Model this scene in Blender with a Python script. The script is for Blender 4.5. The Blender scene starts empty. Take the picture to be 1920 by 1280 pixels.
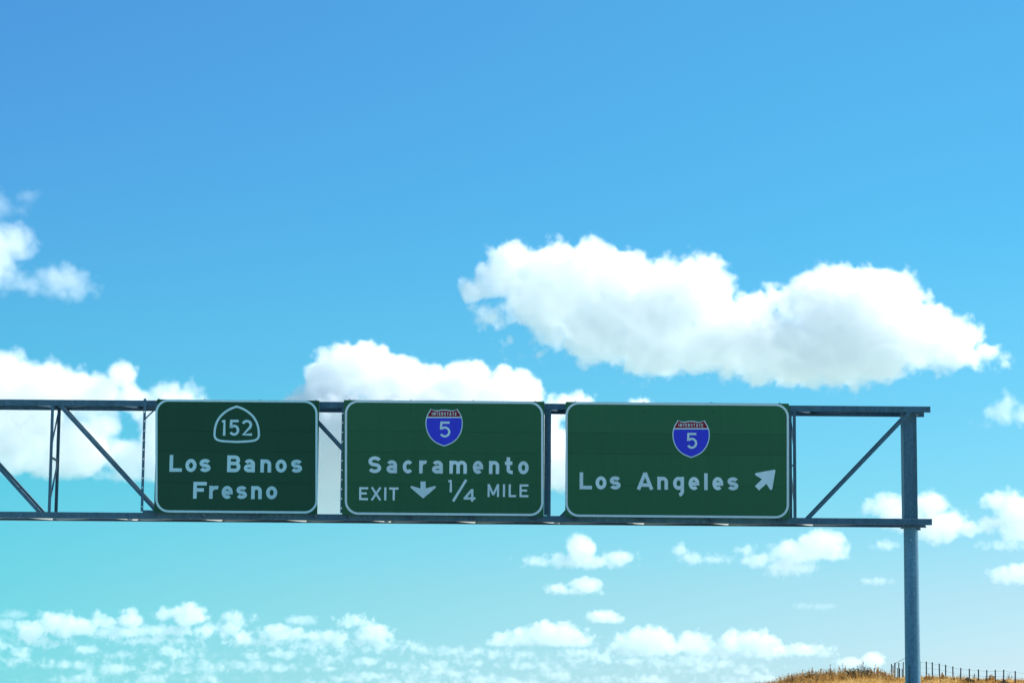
import bpy, bmesh, math, random, os
from mathutils import Vector, Matrix
from mathutils.geometry import tessellate_polygon

R = math.radians
sc = bpy.context.scene
COL = sc.collection

# ------------------------------------------------------------------ camera
FPX = 4900.0                                   # focal length in pixels of the 1920 px frame
PITCH = math.atan(696.0 / FPX)
ROLL = 0.0078
EYE = Vector((0, 0, 1.25))
cd = bpy.data.cameras.new('camera')
cam = bpy.data.objects.new('camera', cd)
COL.objects.link(cam)
sc.camera = cam
cd.sensor_width = 36
cd.lens = FPX / 1920 * 36
cd.clip_start = 0.5
cd.clip_end = 200000
cam.matrix_world = Matrix.Translation(EYE) @ Matrix.Rotation(R(90) + PITCH, 4, 'X') @ Matrix.Rotation(ROLL, 4, 'Z')
CM3 = cam.matrix_world.to_3x3().copy()


def at(px, py, Y):
    """point at distance Y along the line of sight through photo pixel px, py"""
    d = CM3 @ Vector(((px - 960) / FPX, (640 - py) / FPX, -1))
    return EYE + d * (Y / d.y)


# ------------------------------------------------------------------ sky and sun
SUN_AZ, SUN_EL = R(62), R(42)
SUN = Vector((math.sin(SUN_AZ) * math.cos(SUN_EL), math.cos(SUN_AZ) * math.cos(SUN_EL), math.sin(SUN_EL)))
w = bpy.data.worlds.new('World')
sc.world = w
w.use_nodes = True
nt = w.node_tree
bg = nt.nodes['Background']
sky = nt.nodes.new('ShaderNodeTexSky')
sky.sky_type = 'NISHITA'
sky.sun_disc = False
sky.sun_elevation = SUN_EL
sky.sun_rotation = SUN_AZ
sky.air_density = 1
sky.dust_density = 0
sky.ozone_density = 3
tc = nt.nodes.new('ShaderNodeTexCoord')
sx = nt.nodes.new('ShaderNodeSeparateXYZ')
nt.links.new(tc.outputs['Generated'], sx.inputs[0])
mr = nt.nodes.new('ShaderNodeMapRange')
mr.inputs['From Min'].default_value = 0.0
mr.inputs['From Max'].default_value = 0.28
nt.links.new(sx.outputs['Z'], mr.inputs['Value'])
cr = nt.nodes.new('ShaderNodeValToRGB')        # the photograph's cyan grading of the clear air
cr.color_ramp.elements[0].position = 0.0
cr.color_ramp.elements[0].color = (0.45, 0.79, 1.26, 1)
cr.color_ramp.elements[1].position = 1.0
cr.color_ramp.elements[1].color = (0.335, 0.94, 1.10, 1)
for p, c in ((0.16, (0.405, 0.80, 1.02, 1)), (0.30, (0.298, 0.85, 0.965, 1)), (0.50, (0.29, 0.90, 1.01, 1)), (0.70, (0.30, 0.91, 1.05, 1))):
    e = cr.color_ramp.elements.new(p)
    e.color = c
nt.links.new(mr.outputs[0], cr.inputs[0])
mx = nt.nodes.new('ShaderNodeMix')
mx.data_type = 'RGBA'
mx.blend_type = 'MULTIPLY'
mx.inputs[0].default_value = 1
nt.links.new(sky.outputs[0], mx.inputs[6])
nt.links.new(cr.outputs[0], mx.inputs[7])
vd = nt.nodes.new('ShaderNodeVectorMath')         # air whitens towards the sun's side, most of all low down
vd.operation = 'DOT_PRODUCT'
nt.links.new(tc.outputs['Generated'], vd.inputs[0])
vd.inputs[1].default_value = SUN
m1 = nt.nodes.new('ShaderNodeMapRange')
for k_, v_ in (('From Min', .20), ('From Max', .58), ('To Min', .47), ('To Max', 1.68)):
    m1.inputs[k_].default_value = v_
nt.links.new(vd.outputs['Value'], m1.inputs['Value'])
m2 = nt.nodes.new('ShaderNodeMapRange')
for k_, v_ in (('From Min', .05), ('From Max', .18), ('To Min', 1.0), ('To Max', 0.0)):
    m2.inputs[k_].default_value = v_
nt.links.new(sx.outputs['Z'], m2.inputs['Value'])
cx_ = nt.nodes.new('ShaderNodeCombineColor')
nt.links.new(m1.outputs[0], cx_.inputs[0])
cx_.inputs[1].default_value = 1
cx_.inputs[2].default_value = 1
mx2 = nt.nodes.new('ShaderNodeMix')
mx2.data_type = 'RGBA'
mx2.blend_type = 'MULTIPLY'
nt.links.new(m2.outputs[0], mx2.inputs[0])
nt.links.new(mx.outputs[2], mx2.inputs[6])
nt.links.new(cx_.outputs[0], mx2.inputs[7])
def mrange(v, a, b_, c, d):
    n = nt.nodes.new('ShaderNodeMapRange')
    for k_, v_ in (('From Min', a), ('From Max', b_), ('To Min', c), ('To Max', d)):
        n.inputs[k_].default_value = v_
    nt.links.new(v, n.inputs['Value'])
    return n.outputs[0]


cy_ = nt.nodes.new('ShaderNodeCombineColor')          # deeper azure away from the sun, higher up
cy_.inputs[0].default_value = 1
nt.links.new(mrange(vd.outputs['Value'], .34, .56, .86, 1.0), cy_.inputs[1])
nt.links.new(mrange(vd.outputs['Value'], .28, .60, 1.06, .99), cy_.inputs[2])
mx3 = nt.nodes.new('ShaderNodeMix')
mx3.data_type = 'RGBA'
mx3.blend_type = 'MULTIPLY'
nt.links.new(mrange(sx.outputs['Z'], .10, .26, 0.0, 1.0), mx3.inputs[0])
nt.links.new(mx2.outputs[2], mx3.inputs[6])
nt.links.new(cy_.outputs[0], mx3.inputs[7])
nt.links.new(mx3.outputs[2], bg.inputs[0])
bg.inputs[1].default_value = 0.064
sl = bpy.data.lights.new('sun', 'SUN')
sl.energy = 5.0
sl.angle = R(0.5)
sl.color = (1.0, 0.985, 0.93)
so = bpy.data.objects.new('sun', sl)
COL.objects.link(so)
so.rotation_euler = SUN.to_track_quat('Z', 'Y').to_euler()
vs = sc.view_settings
vs.view_transform = 'Standard'
vs.look = 'None'
vs.gamma = 1
vs.exposure = 0.95
sc.cycles.use_denoising = True
sc.cycles.max_bounces = 24
sc.cycles.volume_bounces = 14
sc.cycles.transparent_max_bounces = 24
sc.cycles.volume_step_rate = 2.6


# ------------------------------------------------------------------ materials
def principled(name):
    m = bpy.data.materials.new(name)
    m.use_nodes = True
    t = m.node_tree
    return m, t, t.nodes['Principled BSDF']


def nnoise(t, scale, detail=4, rough=0.6, coord='Object', stretch=(1, 1, 1)):
    c = t.nodes.new('ShaderNodeTexCoord')
    mp = t.nodes.new('ShaderNodeMapping')
    mp.inputs['Scale'].default_value = stretch
    n = t.nodes.new('ShaderNodeTexNoise')
    n.inputs['Scale'].default_value = scale
    n.inputs['Detail'].default_value = detail
    n.inputs['Roughness'].default_value = rough
    t.links.new(c.outputs[coord], mp.inputs[0])
    t.links.new(mp.outputs[0], n.inputs['Vector'])
    return n.outputs[0]


def ramp(t, v, stops):
    r = t.nodes.new('ShaderNodeValToRGB')
    e = r.color_ramp.elements
    e[0].position, e[0].color = stops[0][0], (*stops[0][1], 1)
    e[1].position, e[1].color = stops[-1][0], (*stops[-1][1], 1)
    for p, c in stops[1:-1]:
        k = e.new(p)
        k.color = (*c, 1)
    t.links.new(v, r.inputs[0])
    return r.outputs[0]


def mixc(t, fac, a, b, mode='MIX'):
    n = t.nodes.new('ShaderNodeMix')
    n.data_type = 'RGBA'
    n.blend_type = mode
    for s, v in ((0, fac), (6, a), (7, b)):
        if isinstance(v, (int, float)):
            n.inputs[s].default_value = v
        elif isinstance(v, tuple):
            n.inputs[s].default_value = (*v, 1)
        else:
            t.links.new(v, n.inputs[s])
    return n.outputs[2]


def steel(name, dark=1.0, metal=.35, rough=.5):
    m, t, b = principled(name)
    a = ramp(t, nnoise(t, 14, 5, .7), [(.3, (.062 * dark, .135 * dark, .188 * dark)), (.5, (.088 * dark, .175 * dark, .235 * dark)), (.72, (.13 * dark, .222 * dark, .285 * dark))])
    d = ramp(t, nnoise(t, 1.7, 6, .75, stretch=(3, 3, .35)), [(.42, (1, 1, 1)), (.66, (.74, .74, .72))])
    t.links.new(mixc(t, 1.0, a, d, 'MULTIPLY'), b.inputs['Base Color'])
    b.inputs['Metallic'].default_value = metal
    b.inputs['Roughness'].default_value = rough
    bm_ = t.nodes.new('ShaderNodeBump')
    bm_.inputs['Strength'].default_value = .15
    t.links.new(nnoise(t, 60, 3), bm_.inputs['Height'])
    t.links.new(bm_.outputs[0], b.inputs['Normal'])
    return m


def sheeting(name, col, grain=.12, streak=.25, rough=.45):
    """retroreflective sign sheeting: fine grain, faint vertical weather streaks"""
    m, t, b = principled(name)
    g = ramp(t, nnoise(t, 120, 2, .8), [(.3, (1 - grain,) * 3), (.7, (1 + grain,) * 3)])
    s = ramp(t, nnoise(t, 2.2, 5, .65, stretch=(5, 1, .3)), [(.35, (1 - streak,) * 3), (.65, (1 + streak * .4,) * 3)])
    oi = t.nodes.new('ShaderNodeObjectInfo')
    o = ramp(t, oi.outputs['Random'], [(0, (.92, .92, .92)), (1, (1.08, 1.06, 1.04))])
    c = mixc(t, 1.0, mixc(t, 1.0, mixc(t, 1.0, col, g, 'MULTIPLY'), s, 'MULTIPLY'), o, 'MULTIPLY')
    t.links.new(c, b.inputs['Base Color'])
    b.inputs['Roughness'].default_value = rough
    b.inputs['Specular IOR Level'].default_value = .25
    return m


def plain(name, col, rough=.6, metal=0.0, var=.15, scale=20):
    m, t, b = principled(name)
    t.links.new(ramp(t, nnoise(t, scale, 4), [(.3, tuple(c * (1 - var) for c in col)), (.7, tuple(c * (1 + var) for c in col))]), b.inputs['Base Color'])
    b.inputs['Roughness'].default_value = rough
    b.inputs['Metallic'].default_value = metal
    return m


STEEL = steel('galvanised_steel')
STEEL_D = steel('darker_galvanised_steel', .72)  # darker tone of the same galvanised steel
POLE_M = steel('galvanised_pole_steel', 1.55, .35, .40)
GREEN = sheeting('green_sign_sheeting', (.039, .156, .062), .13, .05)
GREEN_D = sheeting('darker_green_sign_sheeting', (.019, .090, .042), .13, .05)  # first sign's dimmer lighting put into a darker green
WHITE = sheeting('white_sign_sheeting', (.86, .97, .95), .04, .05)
WHITE_D = sheeting('dim_lit_white_sheeting', (.66, .92, .92), .05, .07)  # duller white carries the weaker light on the first sign
BLUE = sheeting('blue_shield_sheeting', (.06, .060, .75), .05, .08)
RED = sheeting('red_shield_sheeting', (.36, .003, .02), .06, .08)
BLACKISH = plain('dark_stencil_paint', (.02, .025, .03))
POST_M = plain('dark_fence_steel', (.02, .035, .06), .6, .1)
WIRE_M = plain('fence_wire', (.25, .26, .27), .5, .6)


# ------------------------------------------------------------------ mesh helpers
def obj(name, bm, mat, parent=None, smooth=False):
    me = bpy.data.meshes.new(name)
    bmesh.ops.recalc_face_normals(bm, faces=bm.faces)
    bm.to_mesh(me)
    bm.free()
    for m in (mat if isinstance(mat, (list, tuple)) else (mat,)):
        me.materials.append(m)
    if smooth:
        for p in me.polygons:
            p.use_smooth = True
    o = bpy.data.objects.new(name, me)
    COL.objects.link(o)
    if parent is not None:
        o.parent = parent
        o.matrix_parent_inverse = Matrix.Translation(-parent.location)
    return o


def tag(o, label=None, cat=None, group=None, kind=None):
    for k, v in (('label', label), ('category', cat), ('group', group), ('kind', kind)):
        if v:
            o[k] = v
    return o


def empty(name, loc):
    o = bpy.data.objects.new(name, None)
    COL.objects.link(o)
    o.location = loc
    o.empty_display_size = .3
    return o


def box(bm, x0, x1, y0, y1, z0, z1):
    v = [bm.verts.new((x, y, z)) for z in (z0, z1) for y in (y0, y1) for x in (x0, x1)]
    for f in ((0, 2, 3, 1), (4, 5, 7, 6), (0, 1, 5, 4), (2, 6, 7, 3), (0, 4, 6, 2), (1, 3, 7, 5)):
        bm.faces.new([v[i] for i in f])


def prism(bm, a, b, prof, u, v):
    """sweep the 2-D profile prof (in axes u, v) from a to b"""
    r0 = [bm.verts.new(a + u * p[0] + v * p[1]) for p in prof]
    r1 = [bm.verts.new(b + u * p[0] + v * p[1]) for p in prof]
    n = len(prof)
    for i in range(n):
        bm.faces.new((r0[i], r0[(i + 1) % n], r1[(i + 1) % n], r1[i]))
    bm.faces.new(r0[::-1])
    bm.faces.new(r1)


def angle(a, b, u, lu, v, lv, t=.012):
    """rolled steel angle from a to b: one leg of length lu along u, one of lv along v"""
    bm = bmesh.new()
    d = (b - a).normalized()
    u = (u - d * u.dot(d)).normalized()
    v = (v - d * v.dot(d) - u * v.dot(u)).normalized()
    r = t * .6
    prof = [(0, 0), (lu - r, 0), (lu, r), (lu, t), (t + r, t), (t, t + r), (t, lv), (r, lv), (0, lv - r)]
    prism(bm, a, b, prof, u, v)
    return bm


def bar(a, b, u, wu, wv):
    bm = bmesh.new()
    d = (b - a).normalized()
    u = (u - d * u.dot(d)).normalized()
    v = d.cross(u)
    prism(bm, a, b, [(-wu / 2, -wv / 2), (wu / 2, -wv / 2), (wu / 2, wv / 2), (-wu / 2, wv / 2)], u, v)
    return bm


def tube(bm, pts, rad, n=8, caps=True):
    rings = []
    for i, p in enumerate(pts):
        d = (pts[min(i + 1, len(pts) - 1)] - pts[max(i - 1, 0)]).normalized()
        u = d.orthogonal().normalized() if abs(d.z) < .9 else Vector((1, 0, 0))
        u = (u - d * u.dot(d)).normalized()
        v = d.cross(u)
        r = rad[i] if isinstance(rad, (list, tuple)) else rad
        rings.append([bm.verts.new(p + (u * math.cos(k * 2 * math.pi / n) + v * math.sin(k * 2 * math.pi / n)) * r) for k in range(n)])
    for q, s in zip(rings, rings[1:]):
        for k in range(n):
            bm.faces.new((q[k], q[(k + 1) % n], s[(k + 1) % n], s[k]))
    if caps:
        bm.faces.new(rings[0][::-1])
        bm.faces.new(rings[-1])


X_, Y_, Z_ = Vector((1, 0, 0)), Vector((0, 1, 0)), Vector((0, 0, 1))

# ------------------------------------------------------------------ terrain, road
rnd = random.Random(5)


def vnoise(x, y, s):
    def h(i, j):
        return random.Random((i * 7919 + j * 104729 + s * 31) & 0xffffffff).random()
    i, j = math.floor(x), math.floor(y)
    fx, fy = x - i, y - j
    fx, fy = fx * fx * (3 - 2 * fx), fy * fy * (3 - 2 * fy)
    return (h(i, j) * (1 - fx) + h(i + 1, j) * fx) * (1 - fy) + (h(i, j + 1) * (1 - fx) + h(i + 1, j + 1) * fx) * fy


RIDGE_Y = 186.0
PROF = [(-400, 0.0), (-120, .4), (-30, 1.2), (0, 1.9), (10, 2.5), (16, 2.8), (18, 3.0), (19.6, 3.3), (21, 3.55), (23, 3.74), (24.6, 3.82), (26, 3.72), (27.2, 3.64), (28.5, 3.66),
        (30.5, 3.68), (32.5, 3.55), (34.5, 3.5), (36.5, 3.52), (40, 3.55), (60, 3.6), (120, 3.0), (300, 0.6), (600, 0.0)]


def interp(tab, x):
    if x <= tab[0][0]:
        return tab[0][1]
    for (a, u), (b, v) in zip(tab, tab[1:]):
        if x <= b:
            return u + (v - u) * (x - a) / (b - a)
    return tab[-1][1]


def hill_z(x, y):
    f = interp([(0, 0), (140, 0), (150, .12), (172, .62), (182, .93), (186, 1.0), (192, .98), (215, .9), (300, .45), (420, 0), (900, 0)], y)
    z = interp(PROF, x) * f
    if z > .02:
        z += (vnoise(x * .7, y * .7, 1) - .5) * .16 * min(1, z) + (vnoise(x * 2.3, y * 2.3, 2) - .5) * .06
    return z


gm, t, b = principled('dry_ground')
c1 = ramp(t, nnoise(t, .35, 6, .7), [(.3, (.17, .095, .03)), (.5, (.34, .22, .075)), (.72, (.52, .38, .17))])
c2 = ramp(t, nnoise(t, 9, 4, .7), [(.3, (.6, .58, .5)), (.7, (1.15, 1.1, 1.0))])
t.links.new(mixc(t, 1, c1, c2, 'MULTIPLY'), b.inputs['Base Color'])
b.inputs['Roughness'].default_value = .95
am = plain('asphalt', (.05, .05, .052), .9, 0, .25, 30)
pm = plain('road_paint', (.75, .75, .72), .7, 0, .1, 12)

ym, t, b = principled('fill_bounce_ground')
c1 = ramp(t, nnoise(t, .15, 9, .75), [(.3, (.19, .27, .23)), (.5, (.28, .37, .33)), (.72, (.34, .43, .38))])  # unseen ground coloured pale and cool to bounce fill onto the signs
t.links.new(c1, b.inputs['Base Color'])
b.inputs['Roughness'].default_value = .95
bm = bmesh.new()
v = [bm.verts.new(p) for p in ((-90000, -60000, 0), (90000, -60000, 0), (90000, 120000, 0), (-90000, 120000, 0))]
bm.faces.new(v)
tag(obj('ground', bm, ym), 'flat open ground around the road', 'ground', kind='structure')
bm = bmesh.new()
ys = [141 + 2.2 * i for i in range(0, 45)] + [245, 260, 280, 300, 340, 380, 418]
xs = [-390, -300, -120, -60, -30] + [-20 + 1.2 * i for i in range(0, 60)] + [56, 70, 90, 120, 200, 300, 450, 590]
grid = [[bm.verts.new((x, y, hill_z(x, y) - .03)) for x in xs] for y in ys]
for j in range(len(ys) - 1):
    for i in range(len(xs) - 1):
        bm.faces.new((grid[j][i], grid[j][i + 1], grid[j + 1][i + 1], grid[j + 1][i]))
tag(obj('hill', bm, gm, smooth=True), 'low rounded hill of dry golden grass behind the pole', 'hill', kind='structure')
bm = bmesh.new()
box(bm, -11.5, 14.5, -200, 139, .002, .03)  # unseen right shoulder widened to cut ground bounce on the pole
tag(obj('road', bm, am), 'grey asphalt carriageway passing under the sign gantry', 'road', kind='structure')
bm = bmesh.new()
for x in (-11.0, 7.1):
    box(bm, x - .06, x + .06, -200, 139, .03, .034)
for x in (-7.4, -3.7, 0.0, 3.7):
    for k in range(-16, 11):
        box(bm, x - .05, x + .05, k * 12.0, k * 12.0 + 3.6, .03, .034)
tag(obj('road_markings', bm, pm), 'white lane lines painted on the asphalt', 'road markings', kind='structure')

# ------------------------------------------------------------------ gantry
YF, YR = 64.50, 65.52                         # front and rear truss planes
YS = 64.30                                    # front face of the sign boards


def X(px, y=YF, py=862):
    return at(px, py, y).x


LEG = .150
zt1 = at(870, 755.0, YF).z                    # top of the top chord
zt0 = zt1 - LEG
zb1 = at(870, 965.2, YF).z                    # top of the bottom chord
zb0 = zb1 - LEG
xl, xr = X(-160, YF, 862), X(1746, YF, 862)
xpole = X(1706.5, 65.0, 900)
xpole_l = X(-125, 65.0, 900)

gantry = empty('sign_gantry', (xpole, 65.0, 0))
tag(gantry, 'grey galvanised steel box truss spanning the road on round poles and carrying the green signs', 'sign gantry')
# chords: the vertical leg faces outward, the horizontal leg turns into the box
obj('chord', angle(Vector((xl, YF, zt1)), Vector((xr, YF, zt1)), -Z_, LEG, Y_, LEG), STEEL, gantry)
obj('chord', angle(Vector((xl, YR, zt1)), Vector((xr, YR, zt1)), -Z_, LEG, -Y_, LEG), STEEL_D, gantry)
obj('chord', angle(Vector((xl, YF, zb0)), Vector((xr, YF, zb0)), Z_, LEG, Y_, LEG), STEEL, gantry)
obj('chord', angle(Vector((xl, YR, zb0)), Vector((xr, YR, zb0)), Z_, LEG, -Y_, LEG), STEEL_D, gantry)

nodes = [95, 325, 555, 795, 1030, 1260, 1490]
L1, L2 = .076, .064
for k, px in enumerate(nodes):
    x = X(px)
    s = -1 if px < 790 else 1
    a, b_ = zb1 - .10, zt0 + .10
    obj('post', angle(Vector((x - .035, YF + .014, a)), Vector((x - .035, YF + .014, b_)), X_, L1, Y_, L2, .008), STEEL, gantry)
    obj('post', angle(Vector((x - .035, YR - .014, a)), Vector((x - .035, YR - .014, b_)), X_, L1, -Y_, L2, .008), STEEL_D, gantry)
    zm = (zb1 + zt0) / 2 + .05
    # sway frame between the two faces
    obj('strut', angle(Vector((x, YF + .02, zm)), Vector((x, YR - .02, zm)), X_, .05, -Z_, .05, .008), STEEL, gantry)
    obj('sway_brace', bar(Vector((x, YR - .03, zt0 + .05)), Vector((x, YF + .03, zm + .25)), X_, .04, .012), STEEL_D, gantry)
    obj('sway_brace', bar(Vector((x, YR - .03, zm - .05)), Vector((x, YF + .03, zb1 + .22)), X_, .04, .012), STEEL_D, gantry)


def diag(px0, px1, y, mat, inward):
    """diagonal from (px0, top chord) to (px1, bottom chord)"""
    p = Vector((X(px0), y, zt0 + .05))
    q = Vector((X(px1), y, zb1 - .05))
    side = Vector((0, 0, -1))
    obj('diagonal_brace', angle(p, q, side, .085, Y_ * inward, .085, .009), mat, gantry)


for k in range(4):
    # left half falls towards the middle, right half rises towards the pole
    l0 = [-112, 110, 341, 571][k]
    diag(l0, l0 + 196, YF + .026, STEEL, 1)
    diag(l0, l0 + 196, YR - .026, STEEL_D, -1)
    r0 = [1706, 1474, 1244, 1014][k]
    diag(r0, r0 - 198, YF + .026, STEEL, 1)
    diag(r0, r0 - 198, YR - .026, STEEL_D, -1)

# lacing of the top and bottom faces
LACE = plain('sunlight_toned_lacing', (.55, .57, .53), .5, .1, .1, 12)  # sunlight on the lower bars put into a paler steel
px = -118
while px < 1580:
    for (pa, ya), (pb, yb_) in (((px, YF + .03), (px + 52, YR - .03)), ((px + 52, YR - .03), (px + 160, YF + .03))):
        a, b_ = Vector((X(pa), ya, zb0 + .014)), Vector((X(pb), yb_, zb0 + .014))
        d = (b_ - a).normalized()
        n = Vector((-d.y, d.x, 0)) * (1 if yb_ > ya else -1)      # turned away from the front right
        if n.x > 0:
            n = -n
        obj('lacing_bar', angle(a, b_, n, .06, Z_, .075, .007), LACE, gantry)
        up = Vector((0, 0, zt0 + .05 - zb0 - .014))
        obj('lacing_bar', angle(a + up, b_ + up, n, .06, Z_, .05, .007), STEEL_D, gantry)
    px += 160

# round end poles
for xp in (xpole, xpole_l):
    bm = bmesh.new()
    tube(bm, [Vector((xp, 65.0, .03)), Vector((xp, 65.0, 2.8)), Vector((xp, 65.0, zb0 - .012))], [.196, .187, .178], 64, False)
    obj('pole', bm, POLE_M, gantry, True)
    bm = bmesh.new()
    tube(bm, [Vector((xp, 65.0, zb0 - .012)), Vector((xp, 65.0, zb0 - .002))], .20, 40)
    obj('cap_plate', bm, STEEL_D, gantry)
    bm = bmesh.new()
    box(bm, xp - .36, xp + .36, 64.64, 65.36, .0, .04)
    obj('base_plate', bm, STEEL_D, gantry)
    s = 1 if xp > 0 else -1
    # flat end post in front of the pole and its saddle brackets
    bm = bmesh.new()
    box(bm, xp - .187, xp + .06, 64.78, 65.22, zb0 + .02, zt0 + .10)
    obj('end_post', bm, STEEL, gantry)
    bm = bmesh.new()
    box(bm, xp + .0605, xp + .165, 64.90, 65.10, zb0 + .02, zt0 + .10)
    obj('end_flange', bm, STEEL, gantry)
    for zz in (zb0 - .045, zt0 - .03):
        bm = bmesh.new()
        box(bm, xp - .20, xp + .20, YF + .17, YR - .17, zz, zz + .035)
        obj('saddle_plate', bm, STEEL, gantry)
    bm = bmesh.new()
    box(bm, xp + s * .17 - .03, xp + s * .17 + .05, 64.85, 64.88, zb0 - .11, zb0 - .05)
    obj('gusset_plate', bm, STEEL, gantry)
# stencilled marks low on the right pole
bm = bmesh.new()
rz = random.Random(3)
for k in range(11):
    z = at(1705, 1249 + k * 4.2, 64.8).z
    for q in range(2):
        x = X(1704.4 + q * 1.6 + rz.uniform(-.3, .3), 64.8, 1260)
        h = rz.uniform(.008, .02)
        yy = 65.0 - math.sqrt(.190 ** 2 - (x - xpole) ** 2) - .004
        box(bm, x - .009, x + .009, yy - .004, yy + .002, z - h, z + h)
tag(obj('stencil_marking', bm, BLACKISH, gantry), kind='stuff')
bm = bmesh.new()
p = at(1708, 1012, 64.8)
bmesh.ops.create_icosphere(bm, subdivisions=2, radius=.014, matrix=Matrix.Translation((p.x, 65 - .176, p.z)))
obj('bolt', bm, WHITE, gantry, True)


def punched_post(px, z0, z1, y, parent, wpx=5.0, pitch=.235, mat=STEEL):
    """flat sign-mounting post with a row of punched holes"""
    bm = bmesh.new()
    x0, x1 = X(px - wpx / 2, y), X(px + wpx / 2, y)
    xm, hw = (x0 + x1) / 2, .013
    box(bm, x0, xm - hw, y, y + .008, z0, z1)
    box(bm, xm + hw, x1, y, y + .008, z0, z1)
    z = z0
    nxt = z0 + pitch * .5
    while z < z1:
        top = min(nxt - hw, z1)
        box(bm, xm - hw, xm + hw, y, y + .008, z, top)
        z = nxt + hw
        nxt += pitch
    box(bm, x0, x0 + .008, y + .008, y + .07, z0, z1)
    return obj('mounting_post', bm, mat, parent)


# bare mounting frame left of the first sign
yb = YS + .062
punched_post(268.7, zb1 + .02, zt1 + .03, yb, gantry)
obj('frame_brace', bar(Vector((X(271), yb, at(271, 785, YS).z)), Vector((X(293), yb, at(293, 763, YS).z)), Y_, .012, .035), STEEL_D, gantry)
bm = bmesh.new()
box(bm, X(271.5), X(300), yb, yb + .05, at(280, 960, YS).z, at(280, 955.5, YS).z)
obj('frame_rail', bm, STEEL, gantry)

# ------------------------------------------------------------------ lettering: stroke glyphs of the highway alphabet


def arc(cx, cy, rx, ry, a0, a1, n=14):
    return [(cx + rx * math.cos(R(a0 + (a1 - a0) * i / n)), cy + ry * math.sin(R(a0 + (a1 - a0) * i / n))) for i in range(n + 1)]


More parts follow.
